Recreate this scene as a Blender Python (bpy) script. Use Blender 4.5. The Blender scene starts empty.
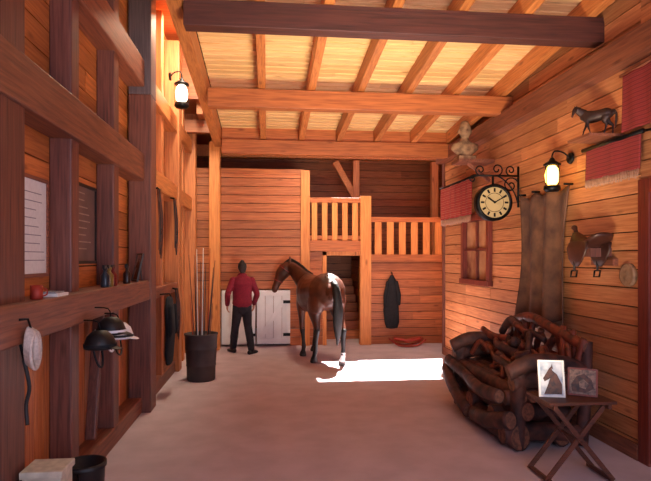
import bpy, bmesh, math, random
from mathutils import Vector, Matrix, Euler
from mathutils.bvhtree import BVHTree
random.seed(7)
scene = bpy.context.scene
COL = scene.collection
try:
    scene.view_settings.view_transform = 'Standard'
    scene.view_settings.look = 'None'
except Exception: pass

def lin(c):
    return tuple(((x/255)/12.92 if x/255 <= .04045 else ((x/255+.055)/1.055)**2.4) for x in c)+(1,)

# ------------------------------------------------------------------ materials
def N(nt, t, **kw):
    n = nt.nodes.new(t)
    for k, v in kw.items(): setattr(n, k, v)
    return n

def wood(name, c_light, c_dark, axis='y', rough=.5, tintrange=(.68, 1.12), knots=True, grain=1.6):
    m = bpy.data.materials.new(name); m.use_nodes = True
    nt = m.node_tree; L = nt.links; b = nt.nodes['Principled BSDF']
    tc = N(nt, 'ShaderNodeTexCoord'); at = N(nt, 'ShaderNodeAttribute', attribute_name='tint')
    off = N(nt, 'ShaderNodeVectorMath', operation='SCALE'); off.inputs[0].default_value = (13.1, 7.7, 17.3)
    L.new(at.outputs['Fac'], off.inputs['Scale'])
    add = N(nt, 'ShaderNodeVectorMath', operation='ADD')
    L.new(tc.outputs['Object'], add.inputs[0]); L.new(off.outputs[0], add.inputs[1])
    mp = N(nt, 'ShaderNodeMapping')
    s = {'x': (.8, 16, 16), 'y': (16, .8, 16), 'z': (16, 16, .8)}[axis]
    mp.inputs['Scale'].default_value = s
    L.new(add.outputs[0], mp.inputs[0])
    n1 = N(nt, 'ShaderNodeTexNoise'); n1.inputs['Scale'].default_value = 2.0*grain
    n1.inputs['Detail'].default_value = 6; n1.inputs['Distortion'].default_value = .5
    L.new(mp.outputs[0], n1.inputs['Vector'])
    r = N(nt, 'ShaderNodeValToRGB')
    r.color_ramp.elements[0].position = .25; r.color_ramp.elements[0].color = lin(c_dark)
    r.color_ramp.elements[1].position = .65; r.color_ramp.elements[1].color = lin(c_light)
    L.new(n1.outputs['Fac'], r.inputs[0])
    out = r.outputs[0]
    if knots:
        mp2 = N(nt, 'ShaderNodeMapping')
        s2 = {'x': (1.6, 5, 5), 'y': (5, 1.6, 5), 'z': (5, 5, 1.6)}[axis]
        mp2.inputs['Scale'].default_value = s2
        L.new(add.outputs[0], mp2.inputs[0])
        v = N(nt, 'ShaderNodeTexVoronoi'); v.inputs['Scale'].default_value = 1.0
        L.new(mp2.outputs[0], v.inputs['Vector'])
        kr = N(nt, 'ShaderNodeValToRGB')
        kr.color_ramp.elements[0].position = .04; kr.color_ramp.elements[0].color = (.3, .16, .09, 1)
        kr.color_ramp.elements[1].position = .13; kr.color_ramp.elements[1].color = (1, 1, 1, 1)
        L.new(v.outputs['Distance'], kr.inputs[0])
        mx = N(nt, 'ShaderNodeMixRGB', blend_type='MULTIPLY'); mx.inputs[0].default_value = .65
        L.new(out, mx.inputs[1]); L.new(kr.outputs[0], mx.inputs[2]); out = mx.outputs[0]
    mr = N(nt, 'ShaderNodeMapRange'); mr.inputs['To Min'].default_value = tintrange[0]; mr.inputs['To Max'].default_value = tintrange[1]
    L.new(at.outputs['Fac'], mr.inputs['Value'])
    hsv = N(nt, 'ShaderNodeHueSaturation'); L.new(mr.outputs[0], hsv.inputs['Value']); L.new(out, hsv.inputs['Color'])
    L.new(hsv.outputs[0], b.inputs['Base Color'])
    b.inputs['Roughness'].default_value = rough
    bp = N(nt, 'ShaderNodeBump'); bp.inputs['Strength'].default_value = .2; bp.inputs['Distance'].default_value = .01
    L.new(n1.outputs['Fac'], bp.inputs['Height']); L.new(bp.outputs[0], b.inputs['Normal'])
    return m

def mat(name, c, rough=.6, metal=0, emit=None, estr=0, noise=.25, nscale=20, bump=.1, c2=None):
    m = bpy.data.materials.new(name); m.use_nodes = True
    nt = m.node_tree; L = nt.links; b = nt.nodes['Principled BSDF']
    tc = N(nt, 'ShaderNodeTexCoord')
    n1 = N(nt, 'ShaderNodeTexNoise'); n1.inputs['Scale'].default_value = nscale; n1.inputs['Detail'].default_value = 5
    L.new(tc.outputs['Object'], n1.inputs['Vector'])
    r = N(nt, 'ShaderNodeValToRGB'); a = lin(c)
    d = lin(c2) if c2 else tuple(x*(1-noise) for x in a[:3])+(1,)
    r.color_ramp.elements[0].position = .35; r.color_ramp.elements[0].color = d
    r.color_ramp.elements[1].position = .65; r.color_ramp.elements[1].color = a
    L.new(n1.outputs['Fac'], r.inputs[0]); L.new(r.outputs[0], b.inputs['Base Color'])
    b.inputs['Roughness'].default_value = rough; b.inputs['Metallic'].default_value = metal
    if emit:
        b.inputs['Emission Color'].default_value = lin(emit); b.inputs['Emission Strength'].default_value = estr
    if bump:
        bp = N(nt, 'ShaderNodeBump'); bp.inputs['Strength'].default_value = bump; bp.inputs['Distance'].default_value = .01
        L.new(n1.outputs['Fac'], bp.inputs['Height']); L.new(bp.outputs[0], b.inputs['Normal'])
    return m

def stripes(name, cols, axis, scale, rough=.9):
    m = bpy.data.materials.new(name); m.use_nodes = True
    nt = m.node_tree; L = nt.links; b = nt.nodes['Principled BSDF']
    tc = N(nt, 'ShaderNodeTexCoord'); w = N(nt, 'ShaderNodeTexWave', bands_direction=axis)
    w.inputs['Scale'].default_value = scale; w.inputs['Distortion'].default_value = .4
    r = N(nt, 'ShaderNodeValToRGB'); r.color_ramp.interpolation = 'CONSTANT'
    e = r.color_ramp.elements
    while len(e) < len(cols): e.new(.5)
    for i, c in enumerate(cols):
        e[i].position = i/len(cols); e[i].color = lin(c)
    L.new(tc.outputs['Object'], w.inputs['Vector']); L.new(w.outputs['Fac'], r.inputs[0]); L.new(r.outputs[0], b.inputs['Base Color'])
    b.inputs['Roughness'].default_value = rough
    return m

W_wallR = wood('pine_siding_y', (218, 148, 98), (174, 98, 58), 'y')
W_back = wood('pine_siding_x', (204, 120, 70), (154, 78, 42), 'x')
W_loft = wood('loft_boards_x', (172, 98, 58), (122, 62, 36), 'x')
W_deck = wood('ceiling_deck_pine', (246, 206, 148), (222, 166, 106), 'x', tintrange=(.86, 1.08))
W_joist = wood('joist_fir', (206, 128, 70), (156, 84, 42), 'y', tintrange=(.8, 1.1))
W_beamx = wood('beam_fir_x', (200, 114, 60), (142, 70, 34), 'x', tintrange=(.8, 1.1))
W_beamshade = wood('beam_shaded_x', (88, 46, 40), (54, 28, 26), 'x', tintrange=(.8, 1.1))  # near beams: their shade is put into this darker fir colour
W_postz = wood('post_weathered_z', (128, 76, 62), (80, 44, 40), 'z', tintrange=(.75, 1.1))
W_posty = wood('beam_weathered_y', (156, 92, 66), (100, 52, 40), 'y', tintrange=(.75, 1.1))
W_postl = wood('post_light_z', (206, 128, 76), (156, 86, 48), 'z', tintrange=(.8, 1.1))
W_daylit = wood('post_daylit_z', (122, 104, 108), (84, 68, 74), 'z', knots=False)  # daylight on the upper post is painted in as a grey tone
W_vert = wood('pine_boards_z', (208, 122, 68), (160, 80, 40), 'z')
W_lefty = wood('pine_boards_left_y', (218, 130, 66), (170, 86, 38), 'y')
W_rail = wood('railing_pine_z', (236, 154, 82), (200, 110, 50), 'z', tintrange=(.85, 1.1))
W_red = wood('red_stained_wood', (132, 50, 34), (88, 30, 22), 'z', knots=False)
M_floor = mat('barn_floor_concrete', (192, 176, 184), .8, noise=.16, nscale=3.0, bump=.12)
M_white = mat('white_paint', (240, 238, 240), .5, noise=.06, nscale=8)
M_iron = mat('black_iron', (28, 26, 28), .45, .8, noise=.3)
M_black = mat('black_leather', (24, 22, 26), .5, noise=.4)
M_blackcloth = mat('black_cloth', (26, 26, 32), .9, noise=.4)
M_paper = mat('paper', (232, 230, 226), .8, noise=.08, nscale=30, bump=0)
M_log = mat('log_bark', (92, 50, 42), .7, noise=.4, nscale=9, bump=.8, c2=(44, 24, 24))
M_logend = mat('log_end_grain', (132, 82, 60), .8, nscale=30, c2=(84, 50, 40))
M_log2 = mat('peeled_branch', (134, 60, 40), .55, noise=.4, nscale=12, bump=.6, c2=(62, 28, 24))
M_leather = mat('saddle_leather', (96, 44, 28), .4, noise=.4, nscale=8)
M_red = mat('red_paint', (170, 50, 30), .6)
M_stone = mat('carved_wood_bust', (170, 130, 96), .8, nscale=14, c2=(110, 80, 60))
M_glow = mat('lit_lamp_glass', (255, 220, 140), .3, emit=(255, 200, 90), estr=9, bump=0)
M_glow2 = mat('lit_lamp_glass_white', (255, 250, 235), .3, emit=(255, 240, 215), estr=6, bump=0)
M_grey = mat('barrel_plastic', (66, 52, 52), .6, noise=.3, nscale=5)
M_clock = mat('clock_face', (188, 162, 116), .5, noise=.15, nscale=10, bump=0)
M_blanket = stripes('red_woven_wool', [(146, 44, 44), (134, 38, 40), (156, 78, 66), (146, 42, 42), (122, 32, 36)], 'Z', 9)
M_blanket2 = stripes('red_woven_wool_b', [(150, 36, 34), (124, 26, 28), (180, 118, 90), (150, 36, 34)], 'Z', 4)
M_fringe = mat('wool_fringe', (186, 140, 116), .9)
M_hide = mat('hanging_hide_cloth', (116, 80, 60), .95, noise=.4, nscale=5, bump=.6, c2=(74, 48, 40))

# ------------------------------------------------------------------ mesh builder
class MB:
    def __init__(s, name):
        s.name = name; s.bm = bmesh.new(); s.tl = s.bm.faces.layers.float.new('tint'); s.mats = []; s.M = Matrix.Identity(4)
    def geo(s, verts, faces, m, tint=None, smooth=False):
        if m not in s.mats: s.mats.append(m)
        mi = s.mats.index(m); t = random.random() if tint is None else tint
        vs = [s.bm.verts.new(s.M @ Vector(v)) for v in verts]
        for f in faces:
            try: fc = s.bm.faces.new([vs[i] for i in f])
            except ValueError: continue
            fc.material_index = mi; fc[s.tl] = t; fc.smooth = smooth
    def box(s, lo, hi, m, tint=None):
        x0, y0, z0 = lo; x1, y1, z1 = hi
        v = [(x0,y0,z0),(x1,y0,z0),(x1,y1,z0),(x0,y1,z0),(x0,y0,z1),(x1,y0,z1),(x1,y1,z1),(x0,y1,z1)]
        s.geo(v, [(0,3,2,1),(4,5,6,7),(0,1,5,4),(1,2,6,5),(2,3,7,6),(3,0,4,7)], m, tint)
    def beam(s, p0, p1, w, h, m, tint=None, up=(0,0,1)):
        p0 = Vector(p0); p1 = Vector(p1); t = (p1-p0).normalized(); up = Vector(up)
        a = t.cross(up).normalized(); b = a.cross(t).normalized()
        v = []
        for p in (p0, p1):
            for sa, sb in ((-1,-1),(1,-1),(1,1),(-1,1)): v.append(p+a*sa*w/2+b*sb*h/2)
        s.geo(v, [(0,1,2,3),(7,6,5,4),(0,4,5,1),(1,5,6,2),(2,6,7,3),(3,7,4,0)], m, tint)
    def loft(s, rings, m, side=(1,0,0), n=14, cap='round', tint=None, smooth=True, endm=None):
        v, f = loft_data(rings, side, n, cap)
        s.geo(v, f, m, tint, smooth)
        if endm:
            for ci, cj in ((0, 1), (-1, -2)):
                c = Vector(rings[ci][0]); t = (c-Vector(rings[cj][0])).normalized()
                a = t.orthogonal().normalized(); b = t.cross(a); r = rings[ci][1]*.88
                vv = [c+t*.004+a*math.cos(k*math.tau/14)*r+b*math.sin(k*math.tau/14)*r for k in range(14)]
                s.geo(vv, [tuple(range(14))], endm)
    def tube(s, pts, r, m, n=10, cap='flat', endm=None, sub=1, tint=None):
        pts = [Vector(p) for p in pts]
        rr = r if isinstance(r, (list, tuple)) else [r]*len(pts)
        if sub > 1: pts, rr = spline(pts, rr, sub)
        s.loft([(p, q, q) for p, q in zip(pts, rr)], m, side=None, n=n, cap=cap, endm=endm, tint=tint)
    def lathe(s, c, prof, m, n=24, axis='z', smooth=True, caps=True):
        c = Vector(c); v = []; f = []
        for r, h in prof:
            for k in range(n):
                a = k*math.tau/n; x, y = r*math.cos(a), r*math.sin(a)
                v.append(c+Vector({'z': (x, y, h), 'y': (x, h, y), 'x': (h, x, y)}[axis]))
        for i in range(len(prof)-1):
            for k in range(n):
                k2 = (k+1) % n; f.append((i*n+k, i*n+k2, (i+1)*n+k2, (i+1)*n+k))
        s.geo(v, f, m, None, smooth)
        if caps:
            for idx in (0, len(prof)-1):
                if prof[idx][0] > .002: s.geo(v[idx*n:(idx+1)*n], [tuple(range(n))], m)
    def ball(s, c, r, m, n=14):
        if not isinstance(r, (list, tuple)): r = (r, r, r)
        v, f = ball_data(c, r, n); s.geo(v, f, m, None, True)
    def done(s, bevel=0, sub=0):
        bmesh.ops.recalc_face_normals(s.bm, faces=s.bm.faces)
        me = bpy.data.meshes.new(s.name); s.bm.to_mesh(me); s.bm.free()
        for m in s.mats: me.materials.append(m)
        ob = bpy.data.objects.new(s.name, me); COL.objects.link(ob)
        if bevel:
            md = ob.modifiers.new('bev', 'BEVEL'); md.width = bevel; md.segments = 2; md.limit_method = 'ANGLE'; md.angle_limit = math.radians(50)
        return ob

def spline(pts, rr, sub):
    P = [pts[0]]+pts+[pts[-1]]; R = [rr[0]]+list(rr)+[rr[-1]]; o = []; q = []
    for i in range(1, len(P)-2):
        for k in range(sub):
            t = k/sub; a, b, c, d = P[i-1], P[i], P[i+1], P[i+2]
            o.append(.5*((2*b)+(c-a)*t+(2*a-5*b+4*c-d)*t*t+(3*b-a-3*c+d)*t**3))
            q.append(R[i]*(1-t)+R[i+1]*t)
    o.append(pts[-1]); q.append(rr[-1]); return o, q

def loft_data(rings, side, n, cap):
    C = [Vector(r[0]) for r in rings]; v = []; f = []
    T = []
    for i in range(len(C)):
        a = C[max(i-1, 0)]; b = C[min(i+1, len(C)-1)]; T.append((b-a).normalized())
    fr = []; prev = None
    for t in T:
        if side is not None:
            a = Vector(side)
        else:
            a = prev if prev is not None else t.orthogonal()
        a = (a-t*a.dot(t))
        if a.length < 1e-4: a = t.orthogonal()
        a.normalize(); prev = a; fr.append((a, t.cross(a)))
    L = [(C[i], rings[i][1], rings[i][2], fr[i]) for i in range(len(C))]
    if cap == 'round':
        r = min(rings[0][1], rings[0][2]); t = T[0]
        L = [(C[0]-t*r*.85, rings[0][1]*.5, rings[0][2]*.5, fr[0]), (C[0]-t*r*.5, rings[0][1]*.85, rings[0][2]*.85, fr[0])]+L
        s0 = C[0]-t*r
        r = min(rings[-1][1], rings[-1][2]); t = T[-1]
        L = L+[(C[-1]+t*r*.5, rings[-1][1]*.85, rings[-1][2]*.85, fr[-1]), (C[-1]+t*r*.85, rings[-1][1]*.5, rings[-1][2]*.5, fr[-1])]
        s1 = C[-1]+t*r
    else:
        s0, s1 = C[0], C[-1]
    for c, ra, rb, (a, b) in L:
        for k in range(n):
            an = k*math.tau/n; v.append(c+a*math.cos(an)*ra+b*math.sin(an)*rb)
    for i in range(len(L)-1):
        for k in range(n):
            k2 = (k+1) % n; f.append((i*n+k, i*n+k2, (i+1)*n+k2, (i+1)*n+k))
    i0 = len(v); v.append(s0); i1 = len(v); v.append(s1); lb = (len(L)-1)*n
    for k in range(n):
        k2 = (k+1) % n; f.append((k2, k, i0)); f.append((lb+k, lb+k2, i1))
    return v, f

def ball_data(c, r, n=14):
    c = Vector(c); v = []; f = []; m = n//2
    for i in range(1, m):
        ph = math.pi*i/m
        for k in range(n):
            a = k*math.tau/n
            v.append(c+Vector((r[0]*math.sin(ph)*math.cos(a), r[1]*math.sin(ph)*math.sin(a), r[2]*math.cos(ph))))
    for i in range(m-2):
        for k in range(n):
            k2 = (k+1) % n; f.append((i*n+k, (i+1)*n+k, (i+1)*n+k2, i*n+k2))
    t = len(v); v.append(c+Vector((0, 0, r[2]))); b = len(v); v.append(c-Vector((0, 0, r[2])))
    for k in range(n):
        k2 = (k+1) % n; f.append((k, k2, t)); f.append(((m-2)*n+k2, (m-2)*n+k, b))
    return v, f

def boards(mb, plane, c, thick, a0, a1, b0, b1, w, m, along, gap=.011, stag=True):
    def put(A0, A1, B0, B1):
        j = random.uniform(-.003, .003)
        if plane == 'x':
            mb.box((min(c, c+thick)+j, A0, B0), (max(c, c+thick)+j, A1, B1), m)
        else:
            mb.box((A0, min(c, c+thick)+j, B0), (A1, max(c, c+thick)+j, B1), m)
    if along == 'a':
        z = b0
        while z < b1-.01:
            z2 = min(z+w, b1)
            cuts = [a0]
            if stag and a1-a0 > 2.5:
                cuts.append(random.uniform(a0+.8, a1-.8))
            cuts.append(a1)
            for i in range(len(cuts)-1): put(cuts[i]+.001, cuts[i+1]-.001, z+gap/2, z2-gap/2)
            z = z2
    else:
        a = a0
        while a < a1-.01:
            a2 = min(a+w, a1); put(a+gap/2, a2-gap/2, b0, b1); a = a2
M_gap = mat('dark_gap_backing', (48, 26, 18), .9, noise=.1)

# ------------------------------------------------------------------ floor
o = MB('floor'); o.box((-6, -8, -.2), (7, 16, 0), M_floor); o.done()

# ------------------------------------------------------------------ right wall
o = MB('wall_right')
for (y0, y1, z0, z1) in ((4.52, 7.8, 0, 3.465), (8.8, 9.9, 0, 3.465), (7.8, 8.8, 0, 1.42), (7.8, 8.8, 2.35, 3.465), (-.5, 3.35, 0, 4.455), (3.35, 4.52, 2.42, 4.455), (4.52, 9.9, 3.465, 4.4)):
    boards(o, 'x', 3.2, .03, y0, y1, z0, z1, .165, W_wallR, 'a')
    o.box((3.235, y0, z0), (3.32, y1, z1), M_gap)
o.box((3.18, 9.86, 0), (3.34, 9.98, 3.5), W_postz)
o.box((3.2, 9.6, 3.5), (3.32, 9.9, 4.5), W_postz)
o.box((3.04, -.5, 3.45), (3.2, 9.9, 3.66), W_posty)
o.done()
o = MB('trim_1'); o.box((3.17, 4.38, 0), (3.26, 4.52, 2.42), W_red); o.box((3.17, 3.3, 2.3), (3.26, 4.38, 2.42), W_red); o.done(bevel=.005)
o = MB('door_1')
for i in range(6): o.box((3.2, 3.36+i*.17, .02), (3.24, 3.36+i*.17+.165, 2.29), W_red)
o.box((3.24, 3.36, .02), (3.27, 4.37, 2.29), M_gap)
o.lathe((3.19, 4.28, 1.05), [(.001, -.05), (.025, -.045), (.028, -.03), (.01, -.015), (.01, .01)], M_iron, axis='x', n=14)
o.done()
o = MB('baseboard_right'); o.box((3.165, 4.52, 0), (3.2, 9.86, .14), W_posty); o.done(bevel=.004)
o = MB('window_1')
wf = W_red
o.box((3.14, 7.72, 1.36), (3.24, 7.82, 2.42), wf); o.box((3.14, 8.78, 1.36), (3.24, 8.88, 2.42), wf)
o.box((3.14, 7.82, 2.32), (3.24, 8.78, 2.42), wf); o.box((3.12, 7.7, 1.34), (3.24, 8.9, 1.42), wf)
o.box((3.18, 8.27, 1.42), (3.22, 8.33, 2.32), wf); o.box((3.18, 7.82, 1.86), (3.22, 8.78, 1.9), wf)
M_glass = mat('window_glass_reflection', (190, 140, 100), .15, noise=.3, nscale=2, bump=0, c2=(110, 60, 40))  # lighter pane colour carries a painted reflection
o.box((3.215, 7.82, 1.42), (3.225, 8.78, 2.32), M_glass)
o.done(bevel=.004)

# ------------------------------------------------------------------ left wall
XF, XB = -1.4, -1.58
o = MB('wall_left')
boards(o, 'x', XB, -.03, -.5, 9.9, 0, 1.3, .15, W_vert, 'b')
boards(o, 'x', XB, -.03, -.5, 11.2, 1.3, 5.2, .19, W_lefty, 'a')
boards(o, 'x', XB, -.03, 9.9, 11.2, 0, 1.3, .15, W_vert, 'b')
o.box((XB-.14, -.5, 0), (XB-.035, 11.2, 5.2), M_gap)
o.done()
o = MB('timber_frame_left')
for y0, y1, x1, mm in ((3.1, 3.42, XF, W_postz), (4.25, 4.42, XF-.02, W_postz), (5.38, 5.56, XF-.02, W_postz), (7.75, 7.9, XF-.02, W_postl), (8.8, 9.05, XF+.05, W_postl), (9.7, 9.85, XF-.02, W_postl), (10.5, 10.7, XF+.08, W_postl)):
    o.box((XB, y0, 0), (x1, y1, 5.1), mm)
o.box((-1.56, 6.5, 0), (-1.31, 6.8, 3.6), W_postz)
o.box((-1.56, 6.5, 3.6), (-1.31, 6.8, 5.1), W_daylit)
for z0, z1 in ((2.62, 2.92), (3.68, 3.98)):
    o.box((XB, -.5, z0), (XF+.02, 6.5, z1), W_posty)
    o.box((XB, 6.8, z0), (XF+.02, 11.1, z1-.06), W_joist)
o.box((XB, -.5, 1.28), (XF+.08, 6.5, 1.5), W_posty)
o.box((XB, 6.8, 1.24), (XF+.02, 9.0, 1.38), W_posty)
o.box((XB, -.5, 0), (XF-.01, 9.0, .17), W_posty)
o.beam((XB+.08, 4.95, .2), (XB+.08, 5.2, 1.28), .06, .09, W_postz, up=(1, 0, 0))
o.done(bevel=.012)

# ------------------------------------------------------------------ ceiling
def zb(y): return 3.81-.085*(y-5.12)
o = MB('ceiling')
y = -.5
while y < 9.45:
    z = zb(y+.07)+.46
    cut = random.uniform(.2, 2.2)
    for x0, x1 in ((-.75, cut-.002), (cut+.002, 3.25)):
        o.beam((x0, y+.07, z), (x1, y+.07, z), .134, .03, W_deck)
    y += .14
o.beam((1.25, -.5, zb(-.5)+.51), (1.25, 9.5, zb(9.5)+.51), 4.1, .05, M_gap)
Z = 4.4
SX0, SX1, SY0, SY1 = 1.55, 3.98, 10.40, 12.1  # unseen roof opening, added and sized to drop the sun patch on the floor
o.box((-1.8, 9.5, Z), (5.2, SY0, Z+.05), W_loft); o.box((-1.8, SY1, Z), (5.2, 14.3, Z+.05), W_loft)
o.box((-1.8, SY0, Z), (SX0, SY1, Z+.05), W_loft); o.box((SX1, SY0, Z), (5.2, SY1, Z+.05), W_loft)
o.box((-1.8, -.5, 5.2), (-.7, 9.6, 5.25), W_back)
o.box((-1.8, 9.5, 4.45), (3.3, 9.6, 5.25), W_back)
o.box((-.74, 9.32, zb(9.3)+.2), (3.2, 9.36, zb(9.3)+.47), W_beamx)
o.box((-.9, 9.5, zb(9.5)+.4), (3.2, 9.54, 4.45), W_beamx)
for i in range(8): o.box((-1.2+i*.8, 9.7, 4.2), (-1.1+i*.8, 10.4, 4.4), W_joist); o.box((-1.2+i*.8, 12.2, 4.2), (-1.1+i*.8, 13.98, 4.4), W_joist)
o.box((-1.7, 12.3, 3.95), (5.15, 12.5, 4.2), W_joist)
o.box((-1.7, 10.1, 3.98), (5.15, 10.25, 4.2), W_loft)
o.done()
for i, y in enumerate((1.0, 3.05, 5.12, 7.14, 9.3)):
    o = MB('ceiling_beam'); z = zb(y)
    o.box((-.74, y-.08, z), (3.2, y+.08, z+(.2 if y < 6 else .23)), W_beamshade if y < 6 else W_beamx)
    if y < 6: o.box((-.74, y-.07, z+.2), (3.2, y+.07, z+.24), W_beamshade)
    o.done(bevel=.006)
for k in range(6):
    x = -.07+.63*k
    o = MB('ceiling_joist'); o.beam((x, -.5, zb(-.5)+.34), (x, 9.28, zb(9.28)+.34), .095, .2, W_joist); o.done(bevel=.006)
o = MB('clerestory_edge_beam')
o.beam((-.82, -.5, zb(-.5)+.3), (-.82, 9.5, zb(9.5)+.3), .13, .26, W_joist)
for y in (1, 3.05, 5.12, 7.14, 9.3): o.box((-.88, y-.07, zb(y)+.4), (-.76, y+.07, 5.2), W_postz)
boards(o, 'x', -.74, .03, -.5, 9.5, 4.3, 5.2, .18, W_lefty, 'a')
o.done(bevel=.006)
o = MB('timber_post'); o.box((-1.1, 10.75, 0), (-.9, 10.95, 3.95), W_rail); o.done(bevel=.01)
o = MB('loft_truss')
o.box((1.9, 12.35, 2.1), (2.04, 12.5, 3.93), W_postl); o.box((3.7, 12.35, 1.82), (3.85, 12.5, 3.93), W_postl)
o.beam((1.95, 12.42, 3.1), (1.5, 12.42, 3.9), .1, .14, W_joist)
o.done(bevel=.006)

# ------------------------------------------------------------------ back structures
YB = 11.2
o = MB('wall_back')
boards(o, 'y', YB, .03, -1.58, .71, 1.13, 3.48, .17, W_back, 'a')
boards(o, 'y', YB, .03, .45, .71, .0, 1.13, .17, W_back, 'a')
o.box((-1.58, YB+.035, 1.13), (.71, YB+.1, 3.46), M_gap)
o.box((-1.58, YB-.02, 3.42), (.73, YB+.12, 3.52), W_beamx)
o.box((.66, YB-.05, 0), (.84, YB+.12, 3.5), W_rail)
boards(o, 'y', YB, .03, .84, 1.12, .0, 1.88, .17, W_back, 'a')
boards(o, 'y', YB, .03, 2.08, 5.2, 0, 1.75, .165, W_back, 'a')
o.box((2.08, YB+.035, 0), (5.2, YB+.1, 1.68), M_gap)
o.box((-1.58, YB-.02, 0), (-.93, YB+.1, 1.13), W_vert)
o.box((1.86, YB-.07, 0), (2.08, YB+.12, 3.0), W_rail)
o.box((1.1, YB-.03, 0), (1.18, YB+.1, 1.88), W_rail); o.box((1.1, YB-.03, 1.8), (1.86, YB+.1, 1.88), W_rail)
o.done(bevel=.004)
o = MB('wall_loft')
boards(o, 'y', 14.0, .03, -1.8, 5.2, 0, 4.4, .18, W_loft, 'a')
o.box((-1.8, 14.04, 0), (5.2, 14.15, 4.6), M_gap)
boards(o, 'x', 5.2, .03, 9.4, 14.1, 0, 4.4, .18, W_lefty, 'a')
o.box((5.24, 9.3, 0), (5.3, 14.1, 4.6), M_gap)
o.box((3.34, 9.9, 0), (5.2, 9.98, 4.4), W_back)
o.box((-1.85, 11.2, 0), (-1.75, 14.1, 4.6), W_back)
o.done()
o = MB('stall_partition'); boards(o, 'x', .98, .04, YB+.12, 13.95, 0, 1.9, .17, W_lefty, 'a'); o.done()
o = MB('stall_partition'); boards(o, 'x', 2.1, .04, YB+.12, 13.95, 0, 1.7, .17, W_lefty, 'a'); o.done()
o = MB('loft_floor'); o.box((.85, YB+.13, 1.98), (2.05, 13.95, 2.08), W_beamx); o.box((2.1, YB+.13, 1.72), (5.15, 13.95, 1.8), W_beamx); o.done()
o = MB('loft_railing')
o.box((.84, YB-.08, 1.88), (1.86, YB+.1, 2.1), W_beamx); o.box((.84, YB-.05, 2.86), (1.86, YB+.07, 2.96), W_beamx)
o.box((.84, YB-.02, 2.12), (1.86, YB+.04, 2.2), W_beamx)
for i in range(5): o.box((.88+i*.205, YB-.04, 2.1), (.99+i*.205, YB, 2.87), W_rail)
o.done(bevel=.006)
o = MB('landing_railing')
o.box((2.08, YB-.08, 1.68), (4.4, YB-.01, 1.82), W_beamx); o.box((2.08, YB-.05, 2.48), (4.4, YB+.07, 2.58), W_beamx)
for i in range(9): o.box((2.16+i*.25, YB-.04, 1.8), (2.3+i*.25, YB, 2.49), W_rail)
o.done(bevel=.006)

for i, (x0, x1) in enumerate(((-.9, -.24), (-.21, .45))):
    o = MB('door_%d' % (i+2))
    n = 4
    for k in range(n):
        w = (x1-x0)/n; o.box((x0+k*w+.003, YB-.02, .04), (x0+(k+1)*w-.003, YB+.02, 1.11), M_white)
    for z in (.06, 1.0): o.box((x0, YB-.045, z), (x1, YB-.02, z+.1), M_white)
    o.box((x0, YB-.045, .16), (x0+.08, YB-.02, 1.0), M_white); o.box((x1-.08, YB-.045, .16), (x1, YB-.02, 1.0), M_white)
    o.beam((x0+.08, YB-.033, .18), (x1-.08, YB-.033, .98), .024, .08, M_white)
    o.box((x1-.14, YB-.06, .2), (x1-.0, YB-.045, .26), M_iron); o.box((x1-.14, YB-.06, .85), (x1, YB-.045, .91), M_iron)
    o.done(bevel=.003)

# ------------------------------------------------------------------ lanterns
def lantern(name, mount, lamp, glow, s=1.0):
    o = MB(name); mx, my, mz = mount; lx, ly, lz = lamp
    o.lathe((mx, my, mz), [(.001, -.02), (.05, -.015), (.06, 0), (.06, .01)], M_iron, axis='x')
    top = lz+.17*s
    pts = [Vector((mx, my, mz)), Vector((mx+(lx-mx)*.4, my, mz+.06)), Vector((mx+(lx-mx)*.85, my, mz+.07)), Vector((lx, ly, mz+.02)), Vector((lx, ly, top))]
    o.tube(pts, .009, M_iron, sub=5, n=8)
    P = [(r*s, h*s) for r, h in ((.002, .17), (.02, .15), (.03, .13), (.075, .10), (.078, .09), (.03, .085))]
    o.lathe((lx, ly, lz), P, M_iron)
    o.lathe((lx, ly, lz), [(r*s, h*s) for r, h in ((.03, .086), (.05, .06), (.062, 0), (.055, -.06), (.035, -.09))], glow)
    o.lathe((lx, ly, lz), [(r*s, h*s) for r, h in ((.03, -.092), (.07, -.097), (.075, -.13), (.055, -.15), (.001, -.155))], M_iron)
    for k in range(4):
        a = k*math.pi/2+.4; c, d = math.cos(a)*.07*s, math.sin(a)*.07*s
        o.tube([(lx+c, ly+d, lz+.095*s), (lx+c*1.1, ly+d*1.1, lz), (lx+c, ly+d, lz-.1*s)], .004, M_iron, n=6, sub=3)
    return o.done()
lantern('wall_lantern', (3.17, 5.6, 2.8), (2.97, 5.6, 2.62), M_glow, 1.15)
lantern('wall_lantern', (-1.38, 8.17, 4.34), (-1.22, 8.17, 4.1), M_glow2, 1.4)

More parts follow.
